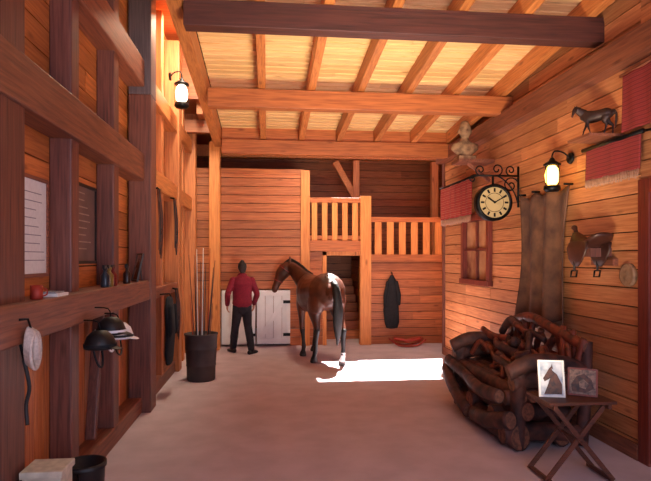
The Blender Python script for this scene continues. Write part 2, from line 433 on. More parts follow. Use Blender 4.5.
# ------------------------------------------------------------------ clock on iron bracket
o = MB('station_clock')
cx, cy, cz = 2.845, 6.85, 2.45; R = .215
o.lathe((cx, cy, cz), [(R*.9, -.05), (R*.92, -.068), (R*1.08, -.06), (R*1.08, .06), (R*.92, .068), (R*.9, .05)], M_iron, n=40, axis='y', caps=False)
for sgn in (-1, 1):
    o.lathe((cx, cy+sgn*.052, cz), [(.001, 0), (R*.93, 0)], M_clock, n=40, axis='y', caps=False)
    for k in range(12):
        a = k*math.tau/12; dx, dz = math.sin(a), math.cos(a)
        o.beam((cx+dx*R*.62, cy+sgn*.056, cz+dz*R*.62), (cx+dx*R*.84, cy+sgn*.056, cz+dz*R*.84), .024, .005, M_iron, up=(0, 1, 0))
    for a, l, w in ((math.radians(305), .5, .02), (math.radians(60), .72, .014)):
        dx, dz = math.sin(a), math.cos(a)
        o.beam((cx, cy+sgn*.062, cz), (cx+dx*R*l, cy+sgn*.062, cz+dz*R*l), w, .005, M_iron, up=(0, 1, 0))
    o.lathe((cx, cy+sgn*.063, cz), [(.001, 0), (.015, 0)], M_iron, axis='y', n=12, caps=False)
    pts = [(cx+math.cos(k*math.tau/30)*R*.55, cy+sgn*.054, cz+math.sin(k*math.tau/30)*R*.55) for k in range(31)]
    o.tube(pts, .003, M_iron, n=5)
o.tube([(cx, cy, cz+R), (cx, cy, cz+R+.13)], .014, M_iron)
zt = cz+R+.13
o.tube([(2.58, cy, zt), (3.18, cy, zt)], .013, M_iron)
o.tube([(3.18, cy, zt+.12), (3.18, cy, zt-.4)], .014, M_iron)
def scroll(c, r, a0, turns, s=1, th=.009):
    pts = []
    for i in range(22):
        t = i/21; a = a0+s*turns*math.tau*t; q = r*(1-.8*t); pts.append((c[0]+math.cos(a)*q, c[1], c[2]+math.sin(a)*q))
    o.tube(pts, th, M_iron, n=6)
scroll((3.08, cy, zt-.12), .11, 0, 1.4); scroll((2.68, cy, zt+.07), .07, -1.57, 1.3, -1); scroll((2.9, cy, zt+.08), .08, -1.57, 1.3); scroll((3.08, cy, zt+.07), .07, -1.57, 1.3, -1)
scroll((2.58, cy, zt-.045), .045, 1.57, 1.2)
o.tube([(3.18, cy, zt-.36), (3.12, cy, zt-.2), (3.0, cy, zt-.06), (2.9, cy, zt)], .009, M_iron, sub=4, n=6)
o.done()

# ------------------------------------------------------------------ textiles on right wall
def cloth(o, x, y0, y1, z0, z1, m, wav=.015, ny=60, nz=24, thick=.012, irregular=0, freq=24, taper=0, sag=0):
    v = []; f = []
    for s in (0, 1):
        for i in range(ny+1):
            for j in range(nz+1):
                u = i/ny; k = 1-j/nz
                yy = y0+(y1-y0)*u; ym = (y0+y1)/2
                yy = ym+(yy-ym)*(1-taper*math.sin(k*math.pi*.9))
                zz = z0+(z1-z0)*j/nz
                zz -= sag*(1-k)*abs(math.sin(u*math.pi*3))*.5
                if irregular and j < 5: zz += irregular*(math.sin(u*13)+math.sin(u*5+1))*(5-j)/5
                v.append((x-s*thick-wav*(.5+.9*k)*(1+math.sin(yy*freq+k*1.2)*.7+math.sin(yy*freq*.43+2)*.3), yy, zz))
    n = (ny+1)*(nz+1)
    for i in range(ny):
        for j in range(nz):
            a = i*(nz+1)+j; b = a+nz+1
            f.append((a, b, b+1, a+1)); f.append((n+a, n+a+1, n+b+1, n+b))
    for i in range(ny):
        a = i*(nz+1); b = a+nz+1; f.append((a, n+a, n+b, b)); f.append((a+nz, b+nz, n+b+nz, n+a+nz))
    for j in range(nz):
        f.append((j, j+1, n+j+1, n+j)); a = ny*(nz+1)+j; f.append((a, n+a, n+a+1, a+1))
    o.geo(v, f, m, None, True)
def fringe(o, x, y0, y1, z, l, n=30):
    for i in range(n):
        y = y0+(y1-y0)*(i+.5)/n; o.tube([(x, y, z+.01), (x-.006, y+random.uniform(-.005, .005), z-l*random.uniform(.8, 1))], .005, M_fringe, n=5)
o = MB('hanging_hide'); cloth(o, 3.185, 5.58, 6.7, .98, 2.52, M_hide, wav=.05, irregular=.05, freq=17, taper=.13, sag=.09)
for i in range(4): o.tube([(3.2, 5.6+i*.36, 2.53), (3.1, 5.6+i*.36, 2.53)], .012, M_iron)
o.done()
o = MB('woven_saddle_blanket'); cloth(o, 3.12, 4.4, 5.2, 2.5, 2.8, M_blanket, wav=.008); fringe(o, 3.1, 4.4, 5.2, 2.5, .08, 34)
o.tube([(3.11, 4.36, 2.81), (3.11, 5.26, 2.81)], .02, M_iron)
for y in (4.38, 5.24): o.tube([(3.11, y, 2.81), (3.2, y, 2.83)], .012, M_iron)
o.done()
o = MB('woven_saddle_blanket'); cloth(o, 3.12, 8.3, 9.8, 2.42, 2.98, M_blanket2, wav=.012); fringe(o, 3.1, 8.31, 9.79, 2.42, .12, 46)
o.tube([(3.11, 8.25, 2.99), (3.11, 9.85, 2.99)], .02, M_iron)
for y in (8.28, 9.83): o.tube([(3.11, y, 2.99), (3.2, y, 3.01)], .012, M_iron)
o.done()
o = MB('red_wool_pennant'); cloth(o, 3.14, 4.2, 4.66, 2.86, 3.36, M_blanket, wav=.012)
o.tube([(3.13, 4.16, 3.37), (3.13, 4.7, 3.37)], .014, W_posty)
o.done()
o = MB('wall_plate_medallion'); o.lathe((3.19, 4.66, 1.6), [(.001, -.03), (.03, -.035), (.05, -.02), (.085, -.03), (.1, -.03), (.105, 0), (.1, .01)], M_stone, axis='x'); o.done()
o = MB('carved_bust')
bx, by = 2.8, 7.75
o.box((2.66, by-.16, 3.1), (3.18, by+.16, 3.14), W_posty); o.beam((3.17, by, 2.86), (2.85, by, 3.1), .04, .04, W_posty)
o.box((bx-.12, by-.12, 3.14), (bx+.12, by+.12, 3.19), M_stone)
o.M = Matrix.Translation((0, 0, -.02))
o.loft([((bx, by, 3.21), .07, .06), ((bx, by, 3.25), .12, .09), ((bx, by, 3.32), .2, .11), ((bx, by, 3.39), .19, .10), ((bx, by, 3.43), .08, .07), ((bx, by, 3.48), .055, .055)], M_stone, n=18)
o.loft([((bx, by-.01, 3.5), .06, .06), ((bx, by-.01, 3.55), .085, .095), ((bx, by, 3.61), .09, .1), ((bx, by, 3.66), .07, .08)], M_stone, n=18)
o.ball((bx, by-.11, 3.56), (.016, .02, .025), M_stone, 8); o.ball((bx-.09, by, 3.57), (.014, .02, .03), M_stone, 8); o.ball((bx+.09, by, 3.57), (.014, .02, .03), M_stone, 8)
o.done()

o = MB('wall_mounted_saddle')
o.M = Matrix.Translation((3.2, 4.98, 1.86)) @ Matrix.Diagonal((.92, 1.0, .82, 1)) @ Matrix.Translation((-3.2, -5.2, -1.72))
M_dl = mat('dark_saddle_leather', (70, 36, 28), .4, noise=.4, nscale=8)
o.box((3.14, 5.05, 1.5), (3.2, 5.4, 1.58), W_posty)
o.loft([((3.0, 4.98, 1.84), .10, .03), ((3.0, 5.04, 1.8), .13, .05), ((3.0, 5.2, 1.74), .13, .055), ((3.0, 5.36, 1.78), .12, .05), ((3.0, 5.43, 1.87), .05, .03)], M_dl, n=16)
o.tube([(3.0, 5.42, 1.83), (3.0, 5.45, 1.92), (3.0, 5.47, 1.95)], [.03, .02, .032], M_dl, cap='round')
for x in (2.87, 3.12):
    o.loft([((x, 5.2, 1.76), .025, .16), ((x-.02, 5.2, 1.68), .018, .17), ((x-.02, 5.22, 1.56), .014, .12), ((x-.01, 5.23, 1.5), .01, .06)], M_dl, side=(1, 0, 0), n=14)
    o.tube([(x-.02, 5.23, 1.55), (x-.02, 5.23, 1.44)], .012, M_black)
    o.tube([(x-.05, 5.23, 1.44), (x-.06, 5.23, 1.37), (x+.0, 5.23, 1.37), (x+.01, 5.23, 1.44), (x-.05, 5.23, 1.44)], .01, M_iron, n=6)
o.box((2.97, 5.15, 1.6), (3.2, 5.25, 1.7), W_postz)
o.done()

# ------------------------------------------------------------------ rustic log bench
o = MB('rustic_log_bench')
o.M = Matrix.Translation((2.12, 4.86, 0)) @ Matrix.Diagonal((.78, .9, .97, 1)) @ Matrix.Translation((-2.0, -4.9, 0))
def log(p, r, m=None, endm=M_logend, sub=5):
    pts = [Vector(q) for q in p]; rr = [r*random.uniform(.9, 1.1) for _ in pts]
    o.tube(pts, rr, m or M_log, n=14, sub=sub, endm=endm)
log([(2.2, 4.9, .13), (2.12, 5.6, .13), (2.14, 6.3, .14), (2.25, 6.85, .13)], .125)
log([(2.75, 4.95, .13), (2.7, 5.9, .13), (2.8, 6.85, .13)], .12)
log([(2.28, 4.88, .37), (2.2, 5.5, .34), (2.2, 6.2, .37), (2.3, 6.8, .4)], .1)
for y, z in ((4.98, .12), (5.25, .24), (5.9, .24), (6.6, .24)):
    log([(2.02, y, z+.02), (2.45, y+.03, z+.03), (3.02, y, z)], .09)
for i in range(6): log([(2.22+i*.14, 4.9, .5+.01*(i % 2)), (2.2+i*.145, 5.8, .51), (2.22+i*.14, 6.75, .5)], .075)
for y in (4.95, 6.7):
    log([(2.12, y, .62), (2.5, y+.03, .66), (3.0, y, .62)], .085)
    log([(2.1, y+.12, .46), (2.6, y+.1, .5), (3.05, y+.12, .5)], .07)
for y in (4.98, 6.72):
    log([(2.22, y, .02), (2.2, y-.02, .4), (2.24, y, .74)], .085)
    log([(3.0, y, .02), (3.05, y, .5), (3.08, y+.02, 1.0)], .07)
    log([(2.08, y-.02, .72), (2.35, y-.06, .82), (2.75, y-.02, .8), (3.02, y, .72)], .075)
log([(2.06, 4.86, .3), (1.98, 5.3, .2), (2.05, 5.8, .12)], .085)
log([(2.08, 6.9, .42), (1.98, 6.4, .3), (2.0, 5.9, .13)], .08)
log([(2.02, 5.05, .48), (2.0, 5.6, .45), (2.1, 6.2, .46), (2.05, 6.75, .55)], .07)
log([(2.45, 5.3, .5), (2.47, 5.3, .7), (2.45, 5.32, .86)], .1)
log([(3.05, 4.95, .95), (3.0, 5.5, 1.05), (3.04, 6.2, 1.12), (3.05, 6.8, 1.0)], .06, M_log2)
log([(3.02, 4.95, .72), (3.05, 5.8, .76), (3.02, 6.75, .7)], .055, M_log2)
for i in range(12):
    y = 5.0+i*.155; k = random.uniform(-.1, .1)
    log([(2.98, y, .5), (3.0+random.uniform(-.06, .03), y+k, .78), (3.03, y-k, 1.03+.07*math.sin(i))], random.uniform(.03, .05), M_log2)
for i in range(40):
    y = 5.05+random.random()*1.35; x = random.uniform(2.35, 2.98); z = .55+(x-2.3)*.55*random.uniform(.6, 1.1)+random.uniform(0, .08)
    dx = random.uniform(-.25, .25); dy = random.uniform(.2, .5)*random.choice((-1, 1, 1))
    y2 = min(max(y+dy, 4.95), 6.8)
    log([(x, y, z), (x+dx*.5+random.uniform(-.06, .06), (y+y2)/2, z+random.uniform(.0, .14)), (min(x+dx, 3.05), y2, z+random.uniform(-.1, .1))], random.uniform(.03, .055), random.choice((M_log2, M_log2, M_log)), endm=None)
o.done()

# ------------------------------------------------------------------ folding table with photo frames
o = MB('folding_tray_table')
tw = wood('table_wood', (104, 54, 36), (66, 32, 24), 'x', knots=False)
tx0, tx1, ty0, ty1, tz = 2.14, 2.68, 4.06, 4.46, .62
o.box((tx0, ty0, tz), (tx1, ty1, tz+.022), tw)
for y in (ty0+.06, ty1-.06):
    o.beam((tx0+.04, y-.012, tz), (tx1-.0, y-.012, 0.02), .02, .035, tw); o.beam((tx1-.04, y+.012, tz), (tx0+.0, y+.012, 0.02), .02, .035, tw)
for x in (tx0+.02, tx1-.02): o.beam((x, ty0+.03, .03), (x, ty1-.03, .03), .025, .03, tw)
for x in (tx0+.05, tx1-.05): o.beam((x, ty0+.01, tz-.02), (x, ty1-.01, tz-.02), .03, .035, tw)
o.beam(((tx0+tx1)/2, ty0+.03, .33), ((tx0+tx1)/2, ty1-.03, .33), .018, .018, tw)
o.done(bevel=.002)
def frame(name, c, w, h, rz, fm, paint, tilt=-12):
    o = MB(name); o.M = Matrix.Translation(c) @ Matrix.Rotation(math.radians(rz), 4, 'Z') @ Matrix.Rotation(math.radians(tilt), 4, 'X')
    t = .014
    o.box((-w/2, -.008, 0), (-w/2+t, .01, h), fm); o.box((w/2-t, -.008, 0), (w/2, .01, h), fm); o.box((-w/2+t, -.008, 0), (w/2-t, .01, t), fm); o.box((-w/2+t, -.008, h-t), (w/2-t, .01, h), fm)
    o.box((-w/2+t, 0, t), (w/2-t, .008, h-t), paint[0])
    paint[1](o, w, h)
    o.beam((0, .012, h*.7), (0, .075, .025), .03, .006, fm)
    return o.done()
M_horsedark = mat('print_dark_horse', (46, 30, 32), .6, bump=0, c2=(90, 52, 40), nscale=30); M_printsky = mat('print_pale', (206, 206, 212), .5, bump=0, nscale=12, c2=(130, 140, 160)); M_printbrown = mat('print_brown', (140, 104, 86), .5, nscale=40, bump=0, c2=(80, 60, 52))
def horsepic(o, w, h):
    def poly(pts): o.geo([(p[0]*w, -.003, p[1]*h) for p in pts], [tuple(range(len(pts)))], M_horsedark)
    poly([(-.3, .08), (.38, .08), (.4, .35), (.22, .62), (.05, .72), (-.05, .5), (-.16, .3)])
    poly([(.05, .72), (.0, .82), (-.06, .78), (-.32, .5), (-.26, .42), (-.05, .5)])
    poly([(0, .78), (.05, .92), (.08, .76)])
def portpic(o, w, h):
    y = -.003
    o.geo([(p[0]*w, y, p[1]*h) for p in ((-.35, .15), (.1, .12), (.38, .3), (.3, .6), (.05, .8), (-.2, .7), (-.38, .4))], [tuple(range(7))], M_horsedark)
    o.geo([(p[0]*w, y-.001, p[1]*h) for p in ((-.1, .3), (.1, .25), (.2, .45), (.02, .62), (-.12, .5))], [tuple(range(5))], M_printbrown)
frame('horse_photo_frame', (2.25, 4.24, .644), .2, .29, -14, M_paper, (M_printsky, horsepic))
frame('portrait_photo_frame', (2.51, 4.25, .644), .22, .22, -32, W_red, (M_printbrown, portpic))

# ------------------------------------------------------------------ left wall things
def lframe(name, y0, y1, z0, z1, fm, pm, extra=None, x=XB):
    o = MB(name); t = .025
    o.box((x, y0, z0), (x+.03, y0+t, z1), fm); o.box((x, y1-t, z0), (x+.03, y1, z1), fm); o.box((x, y0+t, z0), (x+.03, y1-t, z0+t), fm); o.box((x, y0+t, z1-t), (x+.03, y1-t, z1), fm)
    o.box((x, y0+t, z0+t), (x+.018, y1-t, z1-t), pm)
    if extra: extra(o, x+.019, y0+t, y1-t, z0+t, z1-t)
    o.done()
M_dgrey = mat('print_grey', (150, 146, 152), .6, bump=0); M_dark = mat('chalkboard', (120, 92, 84), .6, nscale=6); M_line = mat('chalk_lines', (176, 156, 142), .8, bump=0)
def sched(o, x, y0, y1, z0, z1):
    for i in range(9):
        z = z1-.09-(z1-z0-.12)*i/9; o.box((x, y0+.03, z), (x+.001, y0+.03+(y1-y0-.06)*random.uniform(.6, 1), z+.006), M_dgrey)
def chalk(o, x, y0, y1, z0, z1):
    for i in range(9):
        z = z1-.06-(z1-z0-.1)*i/9; o.box((x, y0+.05, z), (x+.001, y0+.05+(y1-y0-.1)*random.uniform(.5, 1), z+.01), M_line)
lframe('schedule_board', 3.68, 4.18, 1.62, 2.3, W_posty, M_paper, sched)
lframe('framed_chalkboard', 4.62, 5.3, 1.7, 2.38, M_black, M_dark, chalk)
o = MB('pinned_notes')
for y, z, w, h in ((3.5, 2.05, .12, .16), (3.52, 1.8, .1, .14), (3.47, 1.62, .13, .1)): o.box((XB, y, z), (XB+.006, y+w, z+h), M_paper)
o.done()
o = MB('paper_stack'); o.box((-1.46, 3.75, 1.5), (-1.34, 3.95, 1.52), M_paper); o.box((-1.45, 3.77, 1.52), (-1.36, 3.93, 1.53), M_dgrey); o.done()
o = MB('red_mug'); o.lathe((-1.39, 3.55, 1.5), [(.03, 0), (.036, .005), (.036, .085), (.032, .085), (.03, .01), (.001, .01)], M_red); o.tube([(-1.355, 3.55, 1.57), (-1.33, 3.55, 1.56), (-1.33, 3.55, 1.53), (-1.355, 3.55, 1.52)], .005, M_red, n=6, sub=3); o.done()
for i, (y, c) in enumerate(((4.95, (40, 50, 60)), (5.08, (150, 120, 60)), (5.2, (120, 30, 26)), (5.7, (50, 30, 26)))):
    mm = mat('bottle_%d' % i, c, .3)
    o = MB('spray_bottle'); o.lathe((-1.38, y, 1.5), [(.001, 0), (.035, 0), (.037, .01), (.037, .1), (.014, .13), (.014, .15), (.02, .15), (.02, .17), (.001, .17)], mm); o.box((-1.39, y-.05, 1.66), (-1.37, y+.02, 1.69), M_black); o.done()
frame('leaning_picture_frame', (-1.4, 6.1, 1.503), .26, .3, -65, M_black, (M_dgrey, horsepic))
def helmet(name, c, m1, m2):
    o = MB(name); x, y, z = c
    o.lathe((x, y, z), [(.001, .1), (.05, .092), (.09, .055), (.11, 0), (.112, -.03), (.104, -.035), (.09, -.02), (.001, .05)], m1, n=24)
    o.loft([((x+.09, y-.02, z-.02), .07, .008), ((x+.13, y-.03, z-.03), .06, .006), ((x+.155, y-.035, z-.035), .035, .004)], m1, side=(0, 1, 0), n=12)
    o.tube([(x-.02, y-.1, z-.02), (x, y-.07, z-.13), (x+.01, y, z-.17), (x, y+.07, z-.13), (x-.02, y+.1, z-.02)], .008, m2, sub=4, n=6)
    o.lathe((x, y, z-.006), [(.114, -.012), (.115, .008)], m2, caps=False)
    o.tube([(x, y, z+.095), (x-.02, y, z+.16), (-1.32, y, z+.17)], .005, M_iron, sub=3, n=6)
    o.done()
helmet('riding_helmet', (-1.205, 4.2, 1.13), M_black, M_blackcloth)
helmet('riding_helmet', (-1.2, 4.46, 1.2), M_black, M_white)
helmet('riding_helmet', (-1.205, 4.72, 1.13), M_white, M_black)
o = MB('coiled_lead_rope')
M_rope = mat('cotton_rope', (206, 190, 180), .9, nscale=60)
for k in range(5):
    pts = []
    for i in range(21):
        a = i*math.tau/20; pts.append((-1.29+.008*k, 3.2+math.sin(a)*(.05+.004*k), 1.27+math.cos(a)*.1-.006*k))
    o.tube(pts, .011, M_rope, n=6)
o.tube([(-1.28, 3.2, 1.35), (-1.26, 3.19, 1.3), (-1.26, 3.2, 1.2)], .03, M_rope, n=8)
o.tube([(-1.32, 3.14, 1.42), (-1.29, 3.18, 1.42), (-1.28, 3.2, 1.36)], .007, M_iron, n=6)
o.done()
o = MB('hanging_strap'); o.tube([(-1.31, 3.18, 1.2), (-1.29, 3.2, 1.05), (-1.31, 3.21, .95), (-1.3, 3.2, .84)], .011, M_black, sub=5, n=8)
o.tube([(-1.32, 3.16, 1.285), (-1.31, 3.18, 1.2)], .008, M_iron); o.done()
def drape(name, y, z1, z0, w, m, x=-1.26):
    o = MB(name)
    o.loft([((x, y, z1), .04, w*.35), ((x, y, z1-.12), .05, w*.5), ((x+.01, y+.02, (z1+z0)/2), .06, w*.42), ((x, y-.01, z0+.1), .05, w*.5), ((x, y, z0), .04, w*.4)], m, side=(1, 0, 0), n=18)
    o.loft([((x+.04, y-w*.42, z1-.1), .03, .03), ((x+.05, y-w*.5, z1-.4), .03, .035), ((x+.04, y-w*.46, (z1+z0)/2-.05), .025, .03)], m, n=10)
    o.loft([((x+.04, y+w*.42, z1-.1), .03, .03), ((x+.05, y+w*.5, z1-.4), .03, .035), ((x+.04, y+w*.46, (z1+z0)/2-.05), .025, .03)], m, n=10)
    o.tube([(-1.38, y, z1+.06), (x, y, z1+.07), (x+.02, y, z1+.03)], .01, M_iron, n=6)
    o.done()
drape('hanging_coat', 7.4, 1.22, .42, .4, M_blackcloth)
def bridle(y0, z0, n, m1, m2, x=-1.31, L=.6):
    o = MB('hanging_bridle')
    for k in range(n):
        y = y0+k*.06
        o.tube([(x-.02, y, z0), (x+.01, y-.05, z0-L*.5), (x, y, z0-L-.05*k), (x+.01, y+.06, z0-L*.5), (x-.02, y, z0)], .009, m1 if k % 2 else m2, sub=5, n=6)
    pts = [(x+.015, y0+.06+math.cos(k*math.tau/12)*.04, z0-L*.7+math.sin(k*math.tau/12)*.04) for k in range(13)]
    o.tube(pts, .006, M_iron, n=6)
    o.tube([(-1.385, y0+.05, z0+.01), (x-.02, y0+.05, z0)], .012, M_iron); o.tube([(x-.02, y0-.03, z0), (x-.02, y0+n*.06, z0)], .01, M_iron, n=6); o.done()
bridle(8.3, 1.3, 4, M_leather, M_black)
bridle(6.98, 2.6, 3, M_black, M_leather, L=.75)
bridle(8.15, 2.6, 3, M_leather, M_black, L=.7)
o = MB('barrel_of_whips')
bx, by = -.95, 8.2
o.lathe((bx, by, 0), [(.001, 0), (.19, 0), (.2, .02), (.205, .2), (.212, .21), (.212, .23), (.21, .24), (.222, .44), (.228, .45), (.228, .47), (.225, .48), (.23, .64), (.24, .65), (.24, .67), (.222, .67), (.19, .03), (.001, .03)], M_grey, n=32)
cols = [M_black, M_leather, M_leather, M_red, M_paper, M_black]
for i in range(15):
    a = i*2.4; q = .12*math.sqrt(random.random()); l = random.uniform(1.0, 1.9); t = random.uniform(.02, .2)
    x, y = bx+math.cos(a)*q, by+math.sin(a)*q
    o.tube([(x, y, .05), (x+math.cos(a)*t*.5, y+math.sin(a)*t*.5, l*.5), (x+math.cos(a)*t, y+math.sin(a)*t, l)], [.011, .008, .004], cols[i % 6], n=6, sub=3)
o.done()
o = MB('storage_box')
M_cream = mat('cream_paint', (206, 196, 176), .6)
o.box((-1.36, 3.27, 0), (-1.15, 3.46, .52), M_cream); o.box((-1.37, 3.255, .52), (-1.14, 3.475, .56), M_cream); o.box((-1.3, 3.25, .42), (-1.2, 3.27, .46), M_iron); o.done(bevel=.006)
o = MB('rubber_bucket'); o.lathe((-1.17, 3.74, 0), [(.001, 0), (.1, 0), (.105, .02), (.125, .4), (.135, .41), (.135, .44), (.12, .44), (.1, .03), (.001, .03)], M_black, n=30)
o.tube([(-1.17, 3.605, .41), (-1.13, 3.58, .3), (-1.11, 3.6, .25)], .006, M_iron, n=6, sub=3)
o.done()

# ------------------------------------------------------------------ back wall things
o = MB('hanging_chaps')
o.M = Matrix.Translation((.08, 0, -.1))
x, y = 2.42, YB-.09
o.loft([((x, y, 1.48), .04, .03), ((x, y, 1.35), .11, .045), ((x, y, 1.1), .13, .05), ((x-.02, y, .8), .16, .05), ((x, y, .55), .15, .045), ((x, y, .45), .12, .03)], M_blackcloth, n=16)
o.loft([((x-.09, y-.02, 1.36), .035, .03), ((x-.14, y-.02, 1.1), .04, .03), ((x-.15, y-.02, .9), .03, .03)], M_blackcloth, n=10)
o.loft([((x+.09, y-.02, 1.36), .035, .03), ((x+.14, y-.02, 1.1), .04, .03), ((x+.14, y-.02, .92), .03, .03)], M_blackcloth, n=10)
o.tube([(x, YB, 1.56), (x, y, 1.55), (x, y-.01, 1.5)], .01, M_iron, n=6); o.done()
o = MB('red_toy_rocker')
for yy in (10.75, 10.95): o.tube([(2.4, yy, .15), (2.55, yy, .045), (2.75, yy, .018), (2.95, yy, .045), (3.1, yy, .15)], .018, M_red, sub=4, n=8)
o.loft([((2.5, 10.85, .16), .09, .035), ((2.75, 10.85, .11), .12, .035), ((3.0, 10.85, .16), .09, .035)], M_red, side=(0, 1, 0), n=12); o.done()
o = MB('stair_steps')
for i in range(7): o.box((1.05, 12.0+i*.24, .18*i), (2.05, 12.24+i*.24, .18*(i+1)), W_beamx)
o.done()

# ------------------------------------------------------------------ fused creatures
def fuse(name, parts, voxel, smooth, M):
    allv = []; allf = []; trees = []
    for v, f, m in parts:
        b = len(allv); allv += [Vector(q) for q in v]; allf += [tuple(i+b for i in q) for q in f]
        trees.append((BVHTree.FromPolygons([Vector(q) for q in v], f), m))
    me = bpy.data.meshes.new(name+'_src'); me.from_pydata(allv, [], allf)
    bm = bmesh.new(); bm.from_mesh(me); bmesh.ops.recalc_face_normals(bm, faces=bm.faces); bm.to_mesh(me); bm.free()
    ob = bpy.data.objects.new(name+'_src', me); COL.objects.link(ob)
    md = ob.modifiers.new('r', 'REMESH'); md.mode = 'VOXEL'; md.voxel_size = voxel; md.adaptivity = 0
    if smooth:
        sm = ob.modifiers.new('s', 'SMOOTH'); sm.factor = .5; sm.iterations = smooth
    dg = bpy.context.evaluated_depsgraph_get()
    m2 = bpy.data.meshes.new_from_object(ob.evaluated_get(dg))
    bpy.data.objects.remove(ob)
    ms = []
    for _, m in trees:
        if m not in ms: ms.append(m)
    m2.materials.clear()
    for m in ms: m2.materials.append(m)
    for p in m2.polygons:
        best = 1e9; bi = 0
        for t, m in trees:
            r = t.find_nearest(p.center, best if best < 1e8 else 10)
            if r[0] is not None and r[3] < best-1e-4: best = r[3]; bi = ms.index(m)
        p.material_index = bi; p.use_smooth = True
    m2.name = name
    o2 = bpy.data.objects.new(name, m2); COL.objects.link(o2); o2.matrix_world = M
    return o2

M_bay = mat('bay_coat', (92, 46, 28), .42, noise=.3, nscale=4, bump=.05, c2=(58, 28, 20))
M_blk = mat('black_horse_hair', (20, 15, 16), .6, noise=.4, nscale=10)
M_hoof = mat('hoof', (50, 42, 40), .5); M_sunlit = mat('sunlit_pastern', (215, 205, 200), .7, noise=.1)  # pale pastern tone stands in for sunlight on the hind leg
LAT = Vector((.42, .9, 0)).normalized()
HO = Vector((-.03, -.03, .02))
def horse_parts():
    P = []
    def lo(r, m, side=(1, 0, 0), n=20, sub=3):
        if sub > 1:
            c, a = spline([Vector(q[0]) for q in r], [q[1] for q in r], sub); _, b = spline([Vector(q[0]) for q in r], [q[2] for q in r], sub)
            r = list(zip(c, a, b))
        v, f = loft_data(r, side, n, 'round'); P.append((v, f, m))
    lo([((0, -.80, 1.20), .12, .14), ((0, -.70, 1.19), .23, .25), ((0, -.5, 1.19), .305, .315), ((0, -.22, 1.16), .285, .295), ((0, .05, 1.12), .30, .32), ((-.01, .3, 1.11), .27, .34), ((-.02, .48, 1.13), .22, .34), ((-.04, .62, 1.13), .17, .27), ((-.05, .72, 1.12), .11, .17)], M_bay)
    lo([((-.01, .45, 1.2), .14, .27), ((-.05, .65, 1.31), .118, .23), ((-.11, .82, 1.43), .095, .19), ((-.17, .94, 1.53), .08, .15), ((-.21, 1.0, 1.57), .075, .115)], M_bay)
    def h(x, y, z): return Vector((x, y, z))+HO
    lo([(h(-.17, 1.03, 1.59), .075, .09), (h(-.24, 1.07, 1.53), .09, .13), (h(-.31, 1.10, 1.43), .082, .125), (h(-.36, 1.13, 1.33), .062, .09), (h(-.40, 1.15, 1.23), .052, .068), (h(-.425, 1.16, 1.16), .055, .065), (h(-.435, 1.165, 1.11), .045, .05)], M_bay, side=LAT)
    for s in (-1, 1):
        e = h(-.175, 1.04, 0)+LAT*s*.05
        lo([((e.x, e.y, 1.66), .026, .018), ((e.x-.005, e.y+s*.012, 1.72), .03, .018), ((e.x-.01, e.y+s*.01, 1.785), .01, .008)], M_bay, n=10, sub=2, side=LAT)
        e = h(-.255, 1.075, 1.51)+LAT*s*.08; v, f = ball_data(e, (.022, .022, .022), 10); P.append((v, f, M_blk))
        e = h(-.465, 1.18, 1.15)+LAT*s*.035; v, f = ball_data(e, (.014, .014, .02), 8); P.append((v, f, M_blk))
    lo([((-.01, .5, 1.47), .02, .05), ((-.05, .68, 1.53), .024, .08), ((-.11, .84, 1.61), .024, .08), ((-.17, .95, 1.68), .026, .06), ((-.21, 1.0, 1.71), .03, .04), ((-.29, 1.05, 1.66), .025, .03), ((-.35, 1.07, 1.58), .015, .015)], M_blk, n=12)
    lo([((.08, .55, 1.42), .02, .06), ((.06, .71, 1.42), .02, .1), ((-.01, .87, 1.5), .02, .1), ((-.1, .99, 1.56), .02, .06)], M_blk, n=12)
    lo([((0, -.80, 1.37), .035, .035), ((0, -.9, 1.32), .05, .045), ((.01, -.96, 1.14), .065, .055), ((.02, -.97, .9), .085, .06), ((.02, -.95, .7), .075, .055), ((.03, -.93, .5), .045, .035), ((.03, -.92, .36), .012, .012)], M_blk, n=14)
    def hind(s, dy, sunlit):
        x = s*.17
        lo([((s*.15, -.48, 1.16), .13, .23), ((s*.17, -.47, 1.0), .135, .24), ((s*.18, -.47+dy*.2, .86), .105, .175), ((x, -.56+dy*.45, .71), .068, .10), ((x, -.67+dy*.65, .58), .047, .064)], M_bay)
        lo([((x, -.68+dy*.68, .57), .048, .07), ((x, -.66+dy*.78, .45), .036, .045), ((x, -.64+dy*.88, .3), .032, .037), ((x, -.63+dy*.95, .2), .04, .046)], M_blk, n=14)
        lo([((x, -.63+dy*.95, .2), .04, .046), ((x, -.60+dy, .13), .035, .039), ((x, -.57+dy, .07), .048, .053)], M_sunlit if sunlit else M_blk, n=14)
        v, f = loft_data([((x, -.57+dy, .075), .05, .057), ((x, -.555+dy, .0), .064, .074)], (1, 0, 0), 16, 'flat'); P.append((v, f, M_hoof))
    def fore(s, dy, sunlit=False):
        x = s*.16
        lo([((s*.13, .47, 1.08), .09, .19), ((s*.15, .45, .92), .09, .15), ((x, .46+dy*.2, .78), .065, .09), ((x, .47+dy*.4, .62), .05, .06), ((x, .485+dy*.6, .48), .048, .052)], M_bay)
        lo([((x, .485+dy*.6, .48), .05, .054), ((x, .48+dy*.75, .4), .036, .039), ((x, .475+dy*.9, .27), .032, .034), ((x, .475+dy, .19), .038, .042), ((x, .50+dy, .12), .034, .037), ((x, .52+dy, .07), .046, .049)], M_blk, n=14)
        v, f = loft_data([((x, .525+dy, .075), .048, .054), ((x, .54+dy, .0), .062, .07)], (1, 0, 0), 16, 'flat'); P.append((v, f, M_hoof))
    hind(1, -.16, True); hind(-1, .22, False); fore(1, .24); fore(-1, -.2)
    return P
